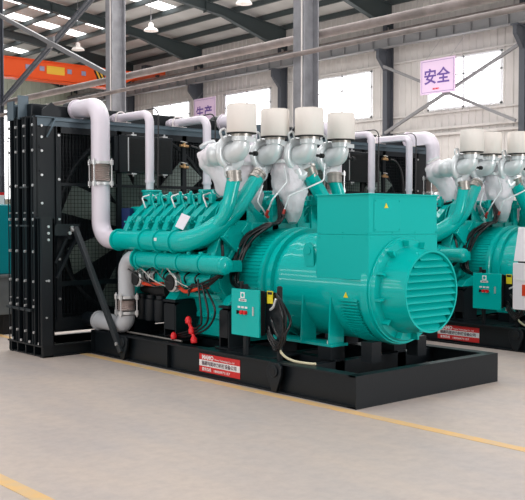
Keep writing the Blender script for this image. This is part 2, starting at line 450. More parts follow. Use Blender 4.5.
# hanging high bay lamps
for (x, y, z, lab) in ((14.06, 29.33, 9.0, 'white bell-shaped high bay lamp above the orange crane'), (14.19, 23.97, 9.0, 'white bell-shaped high bay lamp right of the farther grey column'),
                       (14.05, 18.21, 9.0, 'white bell-shaped high bay lamp at the top edge left of the nearer grey column')):
    t = thing('high_bay_lamp', (x, y, z), lab, 'lamp', 'white high bay lamps under the roof')
    mb = MB(); mb.lathe((x, y, z), (0, 0, 1), [(0, .28), (.015, .28), (.09, .22), (.14, .12), (.16, .10)], 24); mb.build('lamp_shade', LAMPW, t)
    mb = MB(); mb.lathe((x, y, z + .15), (0, 0, 1), [(0, .08), (.02, .10), (.13, .10), (.17, .05)], 16); mb.build('ballast', LAMPW, t)
    mb = MB(); mb.tube([(x, y, z + .31), (x, y, zr(x) - .02)], .012, 8); mb.build('hanging_rod', COLG, t)
    mb = MB(); mb.lathe((x, y, z - .04), (0, 0, 1), [(0, .03), (.02, .07), (.1, .08), (.2, .05)], 16); mb.build('bulb', LAMPW, t)

# lilac safety signs, hung in front of the wall
def sign(y0, y1, z0, z1, body, label):
    t = thing('safety_sign', (22.0, (y0 + y1) / 2, z0), label, 'sign', 'lilac safety signs')
    mb = MB(); mb.box((22.0, y0, z0), (22.03, y1, z1)); mb.build('sign_board', PINK, t)
    mb = MB(); e = .07; w = .012
    for a, b, c, d in ((y0 + e, y1 - e, z0 + e, z0 + e + w), (y0 + e, y1 - e, z1 - e - w, z1 - e), (y0 + e, y0 + e + w, z0 + e, z1 - e), (y1 - e - w, y1 - e, z0 + e, z1 - e)):
        mb.box((21.994, a, c), (22.0, b, d))
    mb.build('border_line', TXTP, t)
    lettering('lettering', body, .62, (21.995, y1 - .17, z0 + .44), (0, -1, 0), (0, 0, 1), TXTP, t, .003, .012, width=(y1 - y0) * .74)
    lettering('small_lettering', 'MAMO', .1, (21.995, (y0 + y1) / 2 + .22, z0 + .16), (0, -1, 0), (0, 0, 1), RED, t, .003, .002)
    mb = MB()
    for yy in (y0 + .25, y1 - .25): mb.tube([(22.015, yy, z1), (22.015, yy, z1 + 1.2), (xg, yy, 8.85)] if False else [(22.015, yy, z1), (xg - .1, yy, 8.87)], .006, 6)
    mb.build('hanging_wire', COLG, t)
sign(15.38, 17.03, 6.50, 7.83, '安全', 'lilac sign with the characters 安全 hung by the right-hand window')
sign(29.85, 31.6, 6.42, 7.78, '生产', 'lilac sign with two purple characters, half hidden behind white pipes')

# ================================================================ FLOOR LINES
def line(x, name_lab):
    mb = MB(); mb.box((x - .055, -6, .0005), (x + .055, 9, .003)); tag(mb.build('floor_line', YLINE), name_lab, 'floor line')
line(-.10, 'faded yellow floor line running along the foot of the black skid')
line(-3.34, 'yellow floor line in the bottom left corner of the picture')

# ================================================================ GENERATOR SET
CX, CZ = 1.08, 1.0       # crank axis
G = thing('generator_set', (1.08, 2.28, 0), 'large teal diesel generator set in front, on a long black skid', 'generator', 'teal diesel generator sets in a row')
SW, SLN, SH = 2.165, 4.56, .30
mb = MB()
for xa, s in ((0, 1), (SW, -1)):
    mb.box((min(xa, xa + s * .13), 0, 0), (max(xa, xa + s * .13), SLN, .018)); mb.box((min(xa, xa + s * .13), 0, SH - .018), (max(xa, xa + s * .13), SLN, SH))
    mb.box((xa + s * .055, 0, .018), (xa + s * .07, SLN, SH - .018))
mb.box((-.005, -.012, -.0), (SW + .005, .0, SH)); mb.box((0, .0, 0), (SW, .09, .016)); mb.box((0, .0, SH - .016), (SW, .09, SH))
mb.box((0, SLN - .012, 0), (SW, SLN, SH)); mb.box((0, SLN - .1, SH - .016), (SW, SLN, SH))
for y in (.78, 1.5, 2.3, 3.1, 3.85): mb.box((.07, y, .04), (SW - .07, y + .11, SH - .02))
for y in (1.12, 2.9, 3.86): 
    for xa, s in ((.004, 1), (SW - .004, -1)): mb.box((min(xa, xa + s * .06), y, .018), (max(xa, xa + s * .06), y + .012, SH - .018))
for xa in (.55, 1.5): mb.box((xa, .78, .1), (xa + .13, 3.9, SH))
mb.build('skid_frame', BLACK, G)
# floor plates inside the skid on the engine side
mb = MB(); mb.box((.13, 1.3, SH - .012), (.62, 2.0, SH + .004)); mb.box((.13, 2.95, SH - .012), (.62, 3.6, SH + .004)); build_each(mb, 'deck_plate', BLACK, G)
# lifting lugs
for y in (1.06, 3.79):
    mb = MB(); mb.prism([(y - .03, .012), (y + .03, .012), (y + .10, .16), (y + .105, .24), (y + .065, .30), (y - .06, .30), (y - .105, .26), (y - .10, .18)], 'x', -.028, .004)
    mb.tube([(-.042, y, .215), (-.026, y, .215)], .06, 20); mb.build('lifting_lug', BLACK, G, bevel=.004)
    mb = MB(); mb.tube([(-.044, y, .215), (-.035, y, .215)], .03, 16); mb.build('lug_hole', BLACKM, G)
# maker label on the web
lx = .052; y0, y1 = 1.67, 2.36; zb, zt = .045, .243
mb = MB(); mb.box((lx - .002, y0, zb), (lx + .004, y1, zt), LABR); mb.box((lx - .0035, y0, zb + .065), (lx, y1, zb + .132), LABW)
lab = mb.build('maker_label', LABR, G, label='red and white maker label')
Xn = (0, -1, 0); Zu = (0, 0, 1)
lettering('lettering', 'MAMO', .06, (lx - .0045, y1 - .05, zb + .143), Xn, Zu, TXTW, lab, .0005, .003, width=.2)
lettering('lettering', 'Power Technology Co., Ltd', .026, (lx - .0045, y1 - .27, zb + .146), Xn, Zu, TXTW, lab, .0005, .0004, width=.33)
lettering('lettering', '福建玛莫动力科技设备公司', .05, (lx - .0055, y1 - .045, zb + .081), Xn, Zu, TXTD, lab, .0005, .0007, width=.59)
lettering('lettering', '服务热线', .04, (lx - .0045, y1 - .05, zb + .018), Xn, Zu, TXTW, lab, .0005, .0008, width=.16)
lettering('lettering', '18050971157', .036, (lx - .0045, y1 - .25, zb + .018), Xn, Zu, TXTW, lab, .0005, .0006, width=.27)

# --- alternator
mb = MB()
mb.lathe((CX, 0, CZ), (0, 1, 0), [(.36, .50), (.36, .545), (.40, .555), (.44, .555), (.44, .52), (.47, .52), (.70, .525), (.72, .535), (1.5, .535), (1.52, .55), (1.68, .55), (1.68, .60), (1.74, .60), (1.74, .58), (1.80, .57)], 72)
# ventilation slots low on the near end of the casing
for sgn in (-1, 1):
    for k in range(20):
        a = radians(190 + k * 3.5) if sgn < 0 else radians(-10 - k * 3.5)
        c = Vector((CX + cos(a) * .535, 0, CZ + sin(a) * .535)); tdir = Vector((-sin(a), 0, cos(a)))
        mb.bar(c + Vector((0, .49, 0)), c + Vector((0, .74, 0)), .024, .016, up=tdir)
alt = mb.build('alternator', GREEN, G)
for sgn in (-1, 1):
    mb = MB(); xo = CX + sgn * .56; xi = CX + sgn * .33
    mb.box((min(xo, xi), .80, .425), (max(xo, xi), 1.72, .45))
    for y in (.84, 1.24, 1.66):
        mb.prism([(xo, .45), (CX + sgn * .35, .45), (CX + sgn * .35, .60), (CX + sgn * .50, .92), (CX + sgn * .535, .92), (xo, .47)], 'y', y, y + .02)
    mb.build('alternator_foot', GREEN, alt)
mb = MB()
for xx in (.60, 1.56):
    for y in (.80, 1.5): mb.box((xx - .10, y, SH), (xx + .10, y + .18, .425))
for xx in (.66, 1.36): mb.box((xx, .40, SH), (xx + .14, .54, .50))
build_each(mb, 'mounting_block', BLACK, G)
mb = MB(); mb.bolts([(.56, .88, .45), (.56, 1.58, .45), (1.6, .88, .45), (1.6, 1.58, .45)], (0, 0, 1), .026, .03); build_each(mb, 'mounting_bolt', BOLT, G)
mb = MB(); mb.prism([(1.13, 1.22), (1.14, 1.42), (1.18, 1.46), (1.26, 1.45), (1.29, 1.38), (1.25, 1.22)], 'x', .585, .61); mb.tube([(.575, 1.21, 1.38), (.62, 1.21, 1.38)], .04, 20); mb.build('lifting_eye', GREEN, alt)
# flywheel housing with vertical slots
mb = MB(); mb.lathe((CX, 1.80, CZ), (0, 1, 0), [(0, .58), (.02, .615), (.06, .615), (.06, .585), (.42, .585), (.42, .62), (.48, .62), (.48, .5)], 72)
for k in range(88):
    a = 2 * pi * k / 88; c = Vector((CX + cos(a) * .585, 0, CZ + sin(a) * .585)); tdir = Vector((-sin(a), 0, cos(a)))
    mb.bar(c + Vector((0, 1.90, 0)), c + Vector((0, 2.18, 0)), .022, .008, up=tdir)
mb.build('flywheel_housing', GREEN, G)
# louvred end cover
mb = MB()
mb.lathe((CX, 0, CZ), (0, 1, 0), [(.40, .53), (.33, .53), (.33, .515), (.30, .50), (.29, .43), (.24, .425), (.02, .395), (.0, .400), (.0, .382), (.03, .380), (.10, .38), (.11, .1)], 72)
for k in range(12):
    a = 2 * pi * k / 12 + .15; c = Vector((CX + cos(a) * .47, .25, CZ + sin(a) * .47)); td = Vector((-sin(a), 0, cos(a)))
    mb.bar(c + Vector((0, .06, 0)), c - Vector((0, .025, 0)), .06, .022, up=td)
lou = mb.build('end_cover', GREEN, G)
mb = MB(); ns = 11
for k in range(ns):
    z = CZ - .375 + .75 * (k + .5) / ns; hw = math.sqrt(max(.38 ** 2 - (z - CZ) ** 2, 0)) 
    mb.prism([(.0, z - .034), (.006, z - .038), (.075, z + .036), (.069, z + .040)], 'x', CX - hw, CX + hw)
mb.build('louvre', GREENM, lou)
# terminal box
BX0, BX1, BY0, BY1, BZ0, BZ1 = .555, 1.605, .35, 1.06, 1.11, 1.95
mb = MB(); mb.box((BX0, BY0, BZ0), (BX1, BY1, 1.545)); mb.box((BX0 + .004, BY0 + .004, 1.55), (BX1 - .004, BY1 - .004, BZ1 - .012)); mb.box((BX0 - .012, BY0 - .012, BZ1 - .014), (BX1 + .012, BY1 + .012, BZ1))
mb.box((BX0 + .01, BY0 + .01, 1.54), (BX1 - .01, BY1 - .01, 1.56))
tb = mb.build('terminal_box', GREENM, G, bevel=.004)
mb = MB(); mb.box((.63, BY0 - .0015, 1.58), (1.02, BY0 + .002, 1.90)); mb.box((.66, BY0 - .004, 1.24), (1.0, BY0 + .002, 1.5)) if False else None
mb.build('access_panel', GREENM, tb, bevel=.002)
mb = MB(); mb.bolts([(.65, BY0 - .004, 1.6), (.65, BY0 - .004, 1.88), (1.0, BY0 - .004, 1.6), (1.0, BY0 - .004, 1.88)] + [(x, BY0, z) for x in (.58, .9, 1.25, 1.58) for z in (1.52, 1.57)], (0, -1, 0), .007, .005)
mb.bolts([(BX0, y, z) for y in (.38, .7, 1.02) for z in (1.52, 1.57)], (-1, 0, 0), .007, .005); mb.build('screws', GREENM, tb)
def warn(y, x, z, parent):
    mb = MB(); mb.prism([(x - .028, z - .02), (x + .028, z - .02), (x, z + .03)], 'y', y - .002, y); mb.build('warning_sticker', YEL, parent)
warn(BY0 - .004, .80, 1.83, tb)
mb = MB(); mb.prism([(.62, .93), (.68, .93), (.65, .985)], 'x', .553, .558); mb.build('warning_sticker', YEL, alt)

# --- engine core
mb = MB()
mb.prism([(.52, .60), (.40, 1.0), (.40, 1.36), (.72, 1.75), (1.08, 1.50), (1.44, 1.75), (1.76, 1.36), (1.76, 1.0), (1.64, .60)], 'y', 2.42, 4.12)
for k in range(9):
    y = 2.5 + k * .2; mb.box((.385, y, .85), (.41, y + .04, 1.33)); mb.box((1.75, y, .85), (1.775, y + .04, 1.33))
mb.box((.37, 2.40, .80), (1.79, 4.14, .86))
blk = mb.build('crankcase', GREENE, G, bevel=.012)
mb = MB(); mb.prism([(.58, .60), (.52, .36), (.60, .31), (1.56, .31), (1.64, .36), (1.58, .60)], 'y', 2.32, 3.55); mb.box((.50, 2.30, .56), (1.66, 3.6, .62))
mb.bolts([(.50, 2.36 + i * .12, .59) for i in range(10)], (-1, 0, 0), .012, .012)
mb.build('oil_sump', GREENE, G, bevel=.01)
mb = MB(); mb.prism([(.28, .95), (.20, 1.30), (.42, 1.92), (.62, 2.02), (.80, 1.82), (1.08, 1.62), (1.36, 1.82), (1.54, 2.02), (1.74, 1.92), (1.96, 1.30), (1.88, .95), (1.6, .62), (.56, .62)], 'y', 2.28, 2.44)
for (x, z) in ((.34, 1.2), (.44, 1.45), (.54, 1.72), (.66, 1.9), (.42, 1.05), (.62, 1.3), (.9, 1.6)): mb.bolts([(x, 2.28, z), (2.16 - x, 2.28, z)], (0, -1, 0), .014, .015)
mb.bar((.30, 2.25, 1.15), (.62, 2.25, 1.6), .05, .03, up=(0, 1, 0)); mb.bar((.42, 2.25, 1.0), (.72, 2.25, 1.42), .05, .03, up=(0, 1, 0)); mb.box((.40, 2.20, 1.68), (.60, 2.30, 1.90)); mb.box((.62, 2.2, 1.35), (.78, 2.3, 1.62))
R45 = Matrix.Rotation(radians(40), 3, 'Y')
for cx_, ang in ((.58, 40), (1.58, -40)):
    Rm = Matrix.Rotation(radians(ang), 3, 'Y'); cc = Vector((cx_, 2.24, 1.52)); mb.box(cc + Vector((-.24, -.04, -.22)), cc + Vector((.24, .03, .22)), rot=Rm, piv=cc)
    mb.box(cc + Vector((-.27, -.02, .20)), cc + Vector((.27, .04, .26)), rot=Rm, piv=cc); mb.box(cc + Vector((-.08, -.06, -.02)), cc + Vector((.16, -.03, .12)), rot=Rm, piv=cc)
    mb.bolts([Rm @ Vector((dx, -.04, dz)) + cc for dx, dz in ((-.2, -.18), (0, -.18), (.2, -.18), (-.2, 0), (.2, .16), (-.2, .16), (0, .16), (.2, -.02))], (0, -1, 0), .014, .016)
mb.build('gear_housing', GREENE, G, bevel=.008)
# front gear cover + oil cooler flank
mb = MB(); mb.prism([(.50, .7), (.42, 1.5), (.72, 1.78), (1.44, 1.78), (1.74, 1.5), (1.66, .7)], 'y', 4.12, 4.24); mb.build('front_cover', GREENE, G, bevel=.01)
mb = MB()
mb.cyl((.26, 2.32, 1.02), (.26, 3.35, 1.02), .10); mb.lathe((.26, 2.30, 1.02), (0, 1, 0), [(0, .05), (0, .12), (.03, .12), (.03, .06)], 24); mb.box((.26, 2.55, .95), (.45, 2.7, 1.05)); mb.box((.26, 3.05, .95), (.45, 3.2, 1.05))
mb.lathe((.26, 3.33, 1.02), (0, 1, 0), [(0, .06), (0, .12), (.03, .12), (.03, .06)], 24)
mb.build('oil_cooler', GREENE, G)

# cylinder heads, rocker covers and intake runners on both banks
def head(y, s):
    """s=-1 near bank, s=+1 far bank"""
    def X(x): return CX + s * (CX - x) if s > 0 else x
    ang = radians(38) * (1 if s < 0 else -1)
    c = Vector((X(.60), y, 1.70)); R = Matrix.Rotation(-ang, 3, 'Y')
    mb = MB(); mb.box(c + Vector((-.15, -.082, -.13)), c + Vector((.15, .082, .06)), rot=R, piv=c)
    h = mb.build('cylinder_head', GREENE, G, bevel=.012)
    mb = MB(); mb.box(c + Vector((-.12, -.07, .06)), c + Vector((.12, .07, .15)), rot=R, piv=c)
    mb.bolts([R @ Vector((dx, dy, .15)) + c for dx in (-.09, .09) for dy in (-.045, .045)], R @ Vector((0, 0, 1)), .013, .02)
    mb.build('rocker_cover', GREENE, h, bevel=.02)
    # angular intake port casting sloping up to the head
    mb = MB()
    mb.bar((X(.20), y + .03, 1.50), (X(.30), y + .02, 1.72), .115, .10, up=(0, 1, 0)); mb.bar((X(.27), y + .02, 1.66), (X(.50), y, 1.87), .10, .12, up=(0, 1, 0))
    mb.bolts([(X(.25), y + dy, zz) for dy in (-.03, .07) for zz in (1.56, 1.64)], (-1 if s < 0 else 1, 0, .6), .014, .06); mb.build('intake_port', GREENE, h, bevel=.02)
    mb = MB(); mb.box((X(.56) - .07, y - .06, 1.84), (X(.56) + .07, y + .07, 1.93)); mb.cyl((X(.56), y, 1.93), (X(.56), y, 1.965), .05, n=12)
    mb.build('injector_housing', GREENE, h, bevel=.012)
    mb = MB(); p = [(X(.34), y - .075, 1.62), (X(.40), y - .07, 1.80), (X(.50), y - .065, 1.93), (X(.62), y - .02, 1.97)]
    mb.tube(spline(p, 5), .011, 8); mb.bolts([(X(.62), y - .02, 1.93)], (0, 0, 1), .02, .06); mb.build('fuel_line', GREEN, h)
for k in range(8):
    for s in (-1, 1): head(2.56 + k * .205, s)
for s_ in (-1, 1):
    for k in range(7):
        y = 2.62 + k * .205; x_ = lambda v: v if s_ < 0 else 2 * CX - v
        mb = MB(); mb.tube(smooth_path([(x_(.36), y, 1.84), (x_(.34), y + .05, 1.97), (x_(.52), y + .10, 2.01), (x_(.60), y + .04, 1.93)], .03, 4), .010, 8); mb.build('injector_line', GREEN if k % 3 else BOLT, G)
        mb = MB(); mb.box((x_(.44) - .035, y - .03, 1.88), (x_(.44) + .035, y + .03, 1.99)); mb.cyl((x_(.44), y, 1.99), (x_(.44), y, 2.03), .022, n=6); mb.build('injector_block', GREENE, G, bevel=.006)
# fuel rail tubes over the bank
for x in (.74, 1.42):
    mb = MB(); mb.cyl((x, 2.5, 1.95), (x, 4.05, 1.95), .032, n=14)
    for k in range(8): mb.cyl((x, 2.54 + k * .205, 1.93), (x, 2.60 + k * .205, 1.93), .05, n=12)
    mb.build('coolant_rail', GREEN, G)
# thermostat housing
for x in (.62, 1.54):
    mb = MB(); mb.cyl((x, 4.10, 1.86), (x, 4.10, 2.05), .115); mb.cyl((x, 4.10, 2.04), (x, 4.10, 2.07), .13); mb.box((x - .18, 4.02, 1.70), (x + .14, 4.30, 1.86)); mb.box((x - .14, 4.05, 1.42), (x + .1, 4.26, 1.72))
    mb.cyl((x - .14, 4.32, 1.79), (x - .14, 4.36, 1.79), .06); mb.box((x - .22, 4.0, 1.72), (x - .16, 4.2, 1.84)); mb.build('thermostat_housing', GREENE, G, bevel=.01)
    mb = MB(); mb.cyl((x, 2.95, 1.84), (x, 2.95, 2.03), .095); mb.cyl((x, 2.95, 2.02), (x, 2.95, 2.05), .105); mb.cyl((x, 2.95, 1.80), (x, 2.95, 1.85), .13); mb.build('coolant_outlet', GREENE, G, bevel=.006)
mb = MB(); mb.box((.36, 4.12, 1.54), (.375, 4.26, 1.80)); mb.box((.30, 4.12, 1.5), (.36, 4.3, 1.84)); mb.build('control_module', mat('navy_module', (20, 40, 90), .4), G)
# big charge-air / coolant pipes: straight run, bend, up to turbos
def mir(p, s): return (p[0] if s < 0 else 2 * CX - p[0], p[1], p[2])
def charge_pipe(s):
    z = 1.45
    mb = MB(); path = smooth_path([mir(p, s) for p in ((.06, 4.00, z), (.06, 2.46, z - .0), (.42, 2.22, 1.74), (.82, 2.295, 2.16))] if s < 0 else
                                  [mir(p, s) for p in ((.06, 4.10, z), (.06, 2.3, z), (.52, 1.96, 1.84), (.84, 1.96, 2.22))], [.42, .8] if s < 0 else [.3, .2], 14)
    n = len(path); rs = [.115 if i < n * .55 else .115 - .034 * (i - n * .55) / (n * .45) for i in range(n)]
    mb.tube(path, rs, 28)
    for y in (3.98, 3.40, 3.10, 2.80): mb.cyl((mir((.06, 0, 0), s)[0], y - .018, z), (mir((.06, 0, 0), s)[0], y + .018, z), .135, n=28)
    return mb
P1 = charge_pipe(-1)
P1.tube(smooth_path([(.20, 2.36, 1.56), (.30, 2.20, 1.74), (.41, 2.20, 2.15)], .4), .076, 24)
cp = P1.build('charge_air_pipe', GREEN, G)
mb = MB(); mb.box((-.055, 3.02, 1.455), (-.051, 3.07, 1.49)); mb.build('part_sticker', LABW, cp)
P2 = charge_pipe(1); P2.tube(smooth_path([(1.95, 2.0, 1.52), (1.86, 1.92, 1.8), (1.75, 1.97, 2.15)], .3), .075, 24); P2.build('charge_air_pipe', GREEN, G)
for s in (-1, 1):
    x = mir((.08, 0, 0), s)[0]
    mb = MB(); mb.tube([(x, 3.56, 1.23), (x, 1.96, 1.21)], .10, 26); mb.lathe((x, 3.60, 1.23), (0, -1, 0), [(0, .08), (0, .125), (.03, .125), (.03, .1)], 26)
    mb.lathe((x, 1.97, 1.21), (0, -1, 0), [(0, .10), (.04, .09), (.06, .06), (.07, .02)], 26)
    for k in range(8):
        y = 2.1 + k * .205; xs = (x + .05, x + .36) if s < 0 else (x - .36, x - .05)
        mb.box((xs[0], y, 1.13), (xs[1], y + .09, 1.25))
    for k in range(4): mb.cyl((x, 2.3 + k * .4, 1.22), (x, 2.34 + k * .4, 1.22), .112, n=26)
    for k in range(7): mb.cyl((x, 2.15 + k * .22, 1.28), (x, 2.15 + k * .22, 1.345), .025, n=10)
    mb.build('coolant_manifold', GREENE, G)

# paper tag
mb = MB(); q = [(0.11, 2.89, 1.62), (0.17, 2.84, 1.77), (0.17, 2.68, 1.73), (0.11, 2.74, 1.58)]
mb.add(q + [(x + .003, y, z) for x, y, z in q], [(0, 1, 2, 3), (7, 6, 5, 4), (0, 4, 5, 1), (1, 5, 6, 2), (2, 6, 7, 3), (3, 7, 4, 0)]); mb.build('paper_tag', PAPER, G)

# --- turbochargers with filters
TUR = [(.41, 2.07, -1, 0), (.98, 2.16, -1, 0), (1.20, 1.83, 1, 0), (1.82, 1.93, 1, 0)]
OUT = [(.41, 2.20, 2.17), (.83, 2.30, 2.19), (1.33, 1.96, 2.25), (1.75, 1.97, 2.18)]
for (x, y, s, _), out in zip(TUR, OUT):
    mb = MB(); prof = [(0, .10), (0, .155), (.01, .162), (.292, .162), (.302, .155), (.302, .02)]
    mb.lathe((x, y, 2.635), (0, 0, 1), prof, 48)
    fl = mb.build('air_filter', CREAM, G)
    mb = MB(); mb.lathe((x, y, 2.625), (0, 0, 1), [(0, .09), (0, .160), (.010, .164), (.010, .1)], 48); mb.build('filter_base', BLACKM, fl)
    mb = MB(); mb.lathe((x, y, 2.937), (0, 0, 1), [(0, .158), (.003, .158), (.006, .15), (.006, .02)], 48); mb.build('filter_cap', CREAM, fl)
    z = 2.43; ya = y + .17
    mb = MB(); mb.lathe((x, ya, z), (0, 1, 0), [(0, .10), (.01, .11), (.01, .125), (.03, .135), (.10, .11), (.16, .09), (.18, .12), (.22, .135), (.30, .12), (.36, .07)], 32)
    # volute: a spiral ring growing towards the outlet
    pts = []; rr = []
    for k in range(30):
        a = radians(-60 + k * 11.5); R_ = .158; pts.append(Vector((x - cos(a) * R_, ya + .03, z + sin(a) * R_))); rr.append(.034 + .022 * k / 29)
    mb.tube(pts, rr, 14)
    ox, oy, oz = out; e = pts[-1]
    mb.tube(spline([e, e + Vector(((ox - e.x) * .3, (oy - e.y) * .3, -.08)), Vector((ox, oy, oz + .06))], 6), .068, 18)
    tb_ = mb.build('turbocharger', SILV, G)
    mb = MB(); pth = smooth_path([(x, y, 2.62), (x, y, z), (x, ya + .0, z)], .125, 10)
    mb.tube(pth, [.082] + [.084 + .028 * sin(pi * min(1, 1.25 * i / (len(pth) - 2)) * .62) for i in range(len(pth) - 1)], 28)
    mb.cyl((x, y, 2.55), (x, y, 2.60), .108, n=28)
    mb.box((x - .02, y - .115, 2.535), (x + .1, y - .095, 2.58))
    mb.build('intake_elbow', SILV, tb_)
    mb = MB()
    d = Vector((ox, oy, oz)); up = (e - d).normalized() if (e - d).length > .02 else Vector((0, 0, 1)); up = Vector((up.x * .4, up.y * .2, 1)).normalized()
    if x == .98: up = Vector((.55, 0, .6)).normalized()
    if x == 1.20: up = Vector((-.4, 0, .8)).normalized()
    for q, r_, h_ in ((0, .080, .062), (-.045, .087, .014), (0.0, .084, .01), (.045, .087, .014)): mb.tube([d + up * (q - h_), d + up * (q + h_)], r_, 24)
    mb.build('hose_clamp', STEEL, tb_)
    mb = MB(); mb.cyl((x, y, 2.598), (x, y, 2.628), .112, n=28); mb.build('neck_clamp', STEEL, tb_)
    mb = MB(); mb.tube([(x + .10, y - .02, 2.42), (x + .20, y - .02, 2.42)], .016, 8); mb.cyl((x + .16, y - .02, 2.42), (x + .20, y - .02, 2.42), .028, n=10); mb.build('oil_fitting', BLACKM, tb_)
    mb = MB(); mb.tube(smooth_path([(x - .12, ya, 2.56), (x - .17, ya, 2.66), (x - .09, ya, 2.70), (x - .06, ya, 2.60)], .03), .013, 8); mb.build('lifting_loop', SILV, tb_)
# lagged exhaust ducts
from mathutils import noise
def lag(path, rs, seed=0):
    mb = MB(); P = spline(path, 8); n = len(P); R_ = []
    for i in range(n):
        f = i / (n - 1) * (len(rs) - 1); k = min(int(f), len(rs) - 2); R_.append(rs[k] + (rs[k + 1] - rs[k]) * (f - k))
    mb.tube(P, R_, 36)
    for i in range(0, len(mb.v)):
        c = P[min(i // 36, n - 1)]; v = Vector(mb.v[i]); d = v - c
        q = Vector((v.x * 9 + seed, v.y * 9, v.z * 4.5))
        k = 1 + .22 * noise.noise(q) - .16 * abs(noise.noise(q * 2.1))
        mb.v[i] = tuple(c + d * k)
    return mb.build('exhaust_lagging', WRAP, G)
lag([(.56, 2.84, 2.50), (.58, 2.80, 2.40), (.64, 2.70, 2.20), (.72, 2.60, 1.95), (.78, 2.5, 1.8)], [.15, .165, .14, .12, .07], 1)
lag([(.42, 2.52, 2.43), (.46, 2.64, 2.42), (.54, 2.80, 2.40)], [.11, .13, .12], 2)
lag([(.90, 2.62, 2.44), (.92, 2.58, 2.25), (.92, 2.55, 2.0), (.90, 2.50, 1.8), (.90, 2.46, 1.68)], [.15, .19, .18, .12, .04], 3)
lag([(1.22, 2.22, 2.46), (1.22, 2.18, 2.25), (1.22, 2.14, 2.0), (1.20, 2.10, 1.78), (1.18, 2.08, 1.66)], [.17, .21, .19, .12, .05], 4)
lag([(1.8, 2.50, 2.43), (1.74, 2.66, 2.3), (1.62, 2.68, 2.0), (1.5, 2.6, 1.8)], [.16, .19, .17, .10], 5)
lag([(1.12, 2.75, 2.42), (1.10, 2.8, 2.2), (1.08, 2.78, 1.9), (1.08, 2.75, 1.7)], [.18, .2, .17, .09], 6)
mb = MB(); mb.cyl((.91, 2.60, 2.32), (.91, 2.60, 2.36), .20, n=26); mb.cyl((1.22, 2.20, 2.34), (1.22, 2.20, 2.38), .215, n=26); mb.cyl((.55, 2.86, 2.58), (.555, 2.85, 2.555), .10, n=26); build_each(mb, 'exhaust_flange', SILV, G)
# thin oil lines with red fittings
for p in ([(1.02, 2.05, 2.30), (1.00, 1.98, 2.12), (.78, 1.98, 1.92), (.80, 2.1, 1.76)], [(1.42, 1.80, 2.34), (1.40, 1.80, 2.14), (1.0, 1.95, 1.96), (.96, 2.0, 1.76)],
          [(.76, 2.12, 2.08), (.68, 2.12, 1.9), (.84, 2.12, 1.72)]):
    mb = MB(); mb.tube(smooth_path(p, .05), .0095, 10); ol = mb.build('oil_line', SILV, G)
    mb = MB(); e = Vector(p[-1]); d = (Vector(p[-2]) - e).normalized(); mb.tube([e, e + d * .055], .017, 10); mb.build('red_fitting', RFIT, ol)
mb = MB()
for x0, y0_ in ((.92, 2.14), (1.30, 2.12), (1.52, 2.12)): mb.box((x0, y0_, 1.55), (x0 + .10, y0_ + .05, 1.98)); mb.box((x0 - .04, y0_ - .01, 1.86), (x0 + .14, y0_ + .06, 1.92))
mb.box((.62, 2.14, 1.56), (1.56, 2.20, 1.66)); mb.build('support_bracket', GREENE, G, bevel=.006)

# --- lower side of the engine: mounts, pulleys, hoses
for y in (3.0, 2.03, 3.86):
    mb = MB(); y1_ = y + (.24 if y > 2.5 else .17)
    mb.prism([(.20, SH), (.20, .70), (.26, .74), (.50, .74), (.50, SH)], 'y', y, y + .02); mb.prism([(.20, SH), (.20, .70), (.26, .74), (.50, .74), (.50, SH)], 'y', y1_ - .02, y1_)
    mb.box((.195, y + .02, .42), (.21, y1_ - .02, .72)); mb.box((.16, y - .03, SH), (.52, y1_ + .03, SH + .02)); mb.box((.19, y, .74), (.55, y1_, .765)); mb.build('engine_mount', BLACK, G)
    mb = MB(); mb.prism([(.20, .77), (.28, .86), (.52, .95), (.52, .77)], 'y', y + .02, y1_ - .02); mb.build('mount_bracket', GREENE, G, bevel=.01)
for y in (2.03, 3.0, 3.86):
    mb = MB(); mb.box((1.66, y, SH), (1.96, y + .24, .76)); mb.build('engine_mount', BLACK, G)
def pulley(y, x, z, r):
    mb = MB(); mb.lathe((x - .09, y, z), (1, 0, 0), [(0, r * .3), (0, r * .75), (.02, r), (.05, r), (.055, r * .86), (.075, r * .86), (.08, r), (.11, r), (.12, r * .7), (.2, r * .65)], 32)
    p_ = mb.build('battery_alternator', BOLT, G)
    mb = MB(); mb.lathe((x - .102, y, z), (1, 0, 0), [(0, r * .2), (0, r * .8), (.014, r * .84), (.014, .01)], 24)
    for k in range(0): a = k * pi / 3; mb.bar((x - .098, y + cos(a) * r * .4, z + sin(a) * r * .4), (x - .098, y + cos(a) * r * .8, z + sin(a) * r * .8), .02, .016, up=(1, 0, 0))
    mb.build('pulley_hub', BLACKM, p_)
pulley(2.95, .17, .98, .11); pulley(3.68, .18, .99, .10)
mb = MB(); mb.box((.2, 3.42, .9), (.34, 3.58, 1.08)); mb.cyl((.2, 3.5, 1.04), (.16, 3.5, 1.04), .04, n=12); mb.build('solenoid', SILV, G, bevel=.006)
for p in ([(.20, 3.9, .96), (.14, 3.5, .93), (.16, 3.2, .95)], [(.14, 2.85, .93), (.12, 2.7, .89), (.13, 2.5, .93), (.2, 2.32, .97)]):
    mb = MB(); mb.tube(spline(p, 6), .022, 10); mb.build('red_hose', ORED, G)
def cable(pts, r, name='cable', m=RUB): 
    mb = MB(); mb.tube(spline(pts, 7), r, 9); return mb.build(name, m, G)
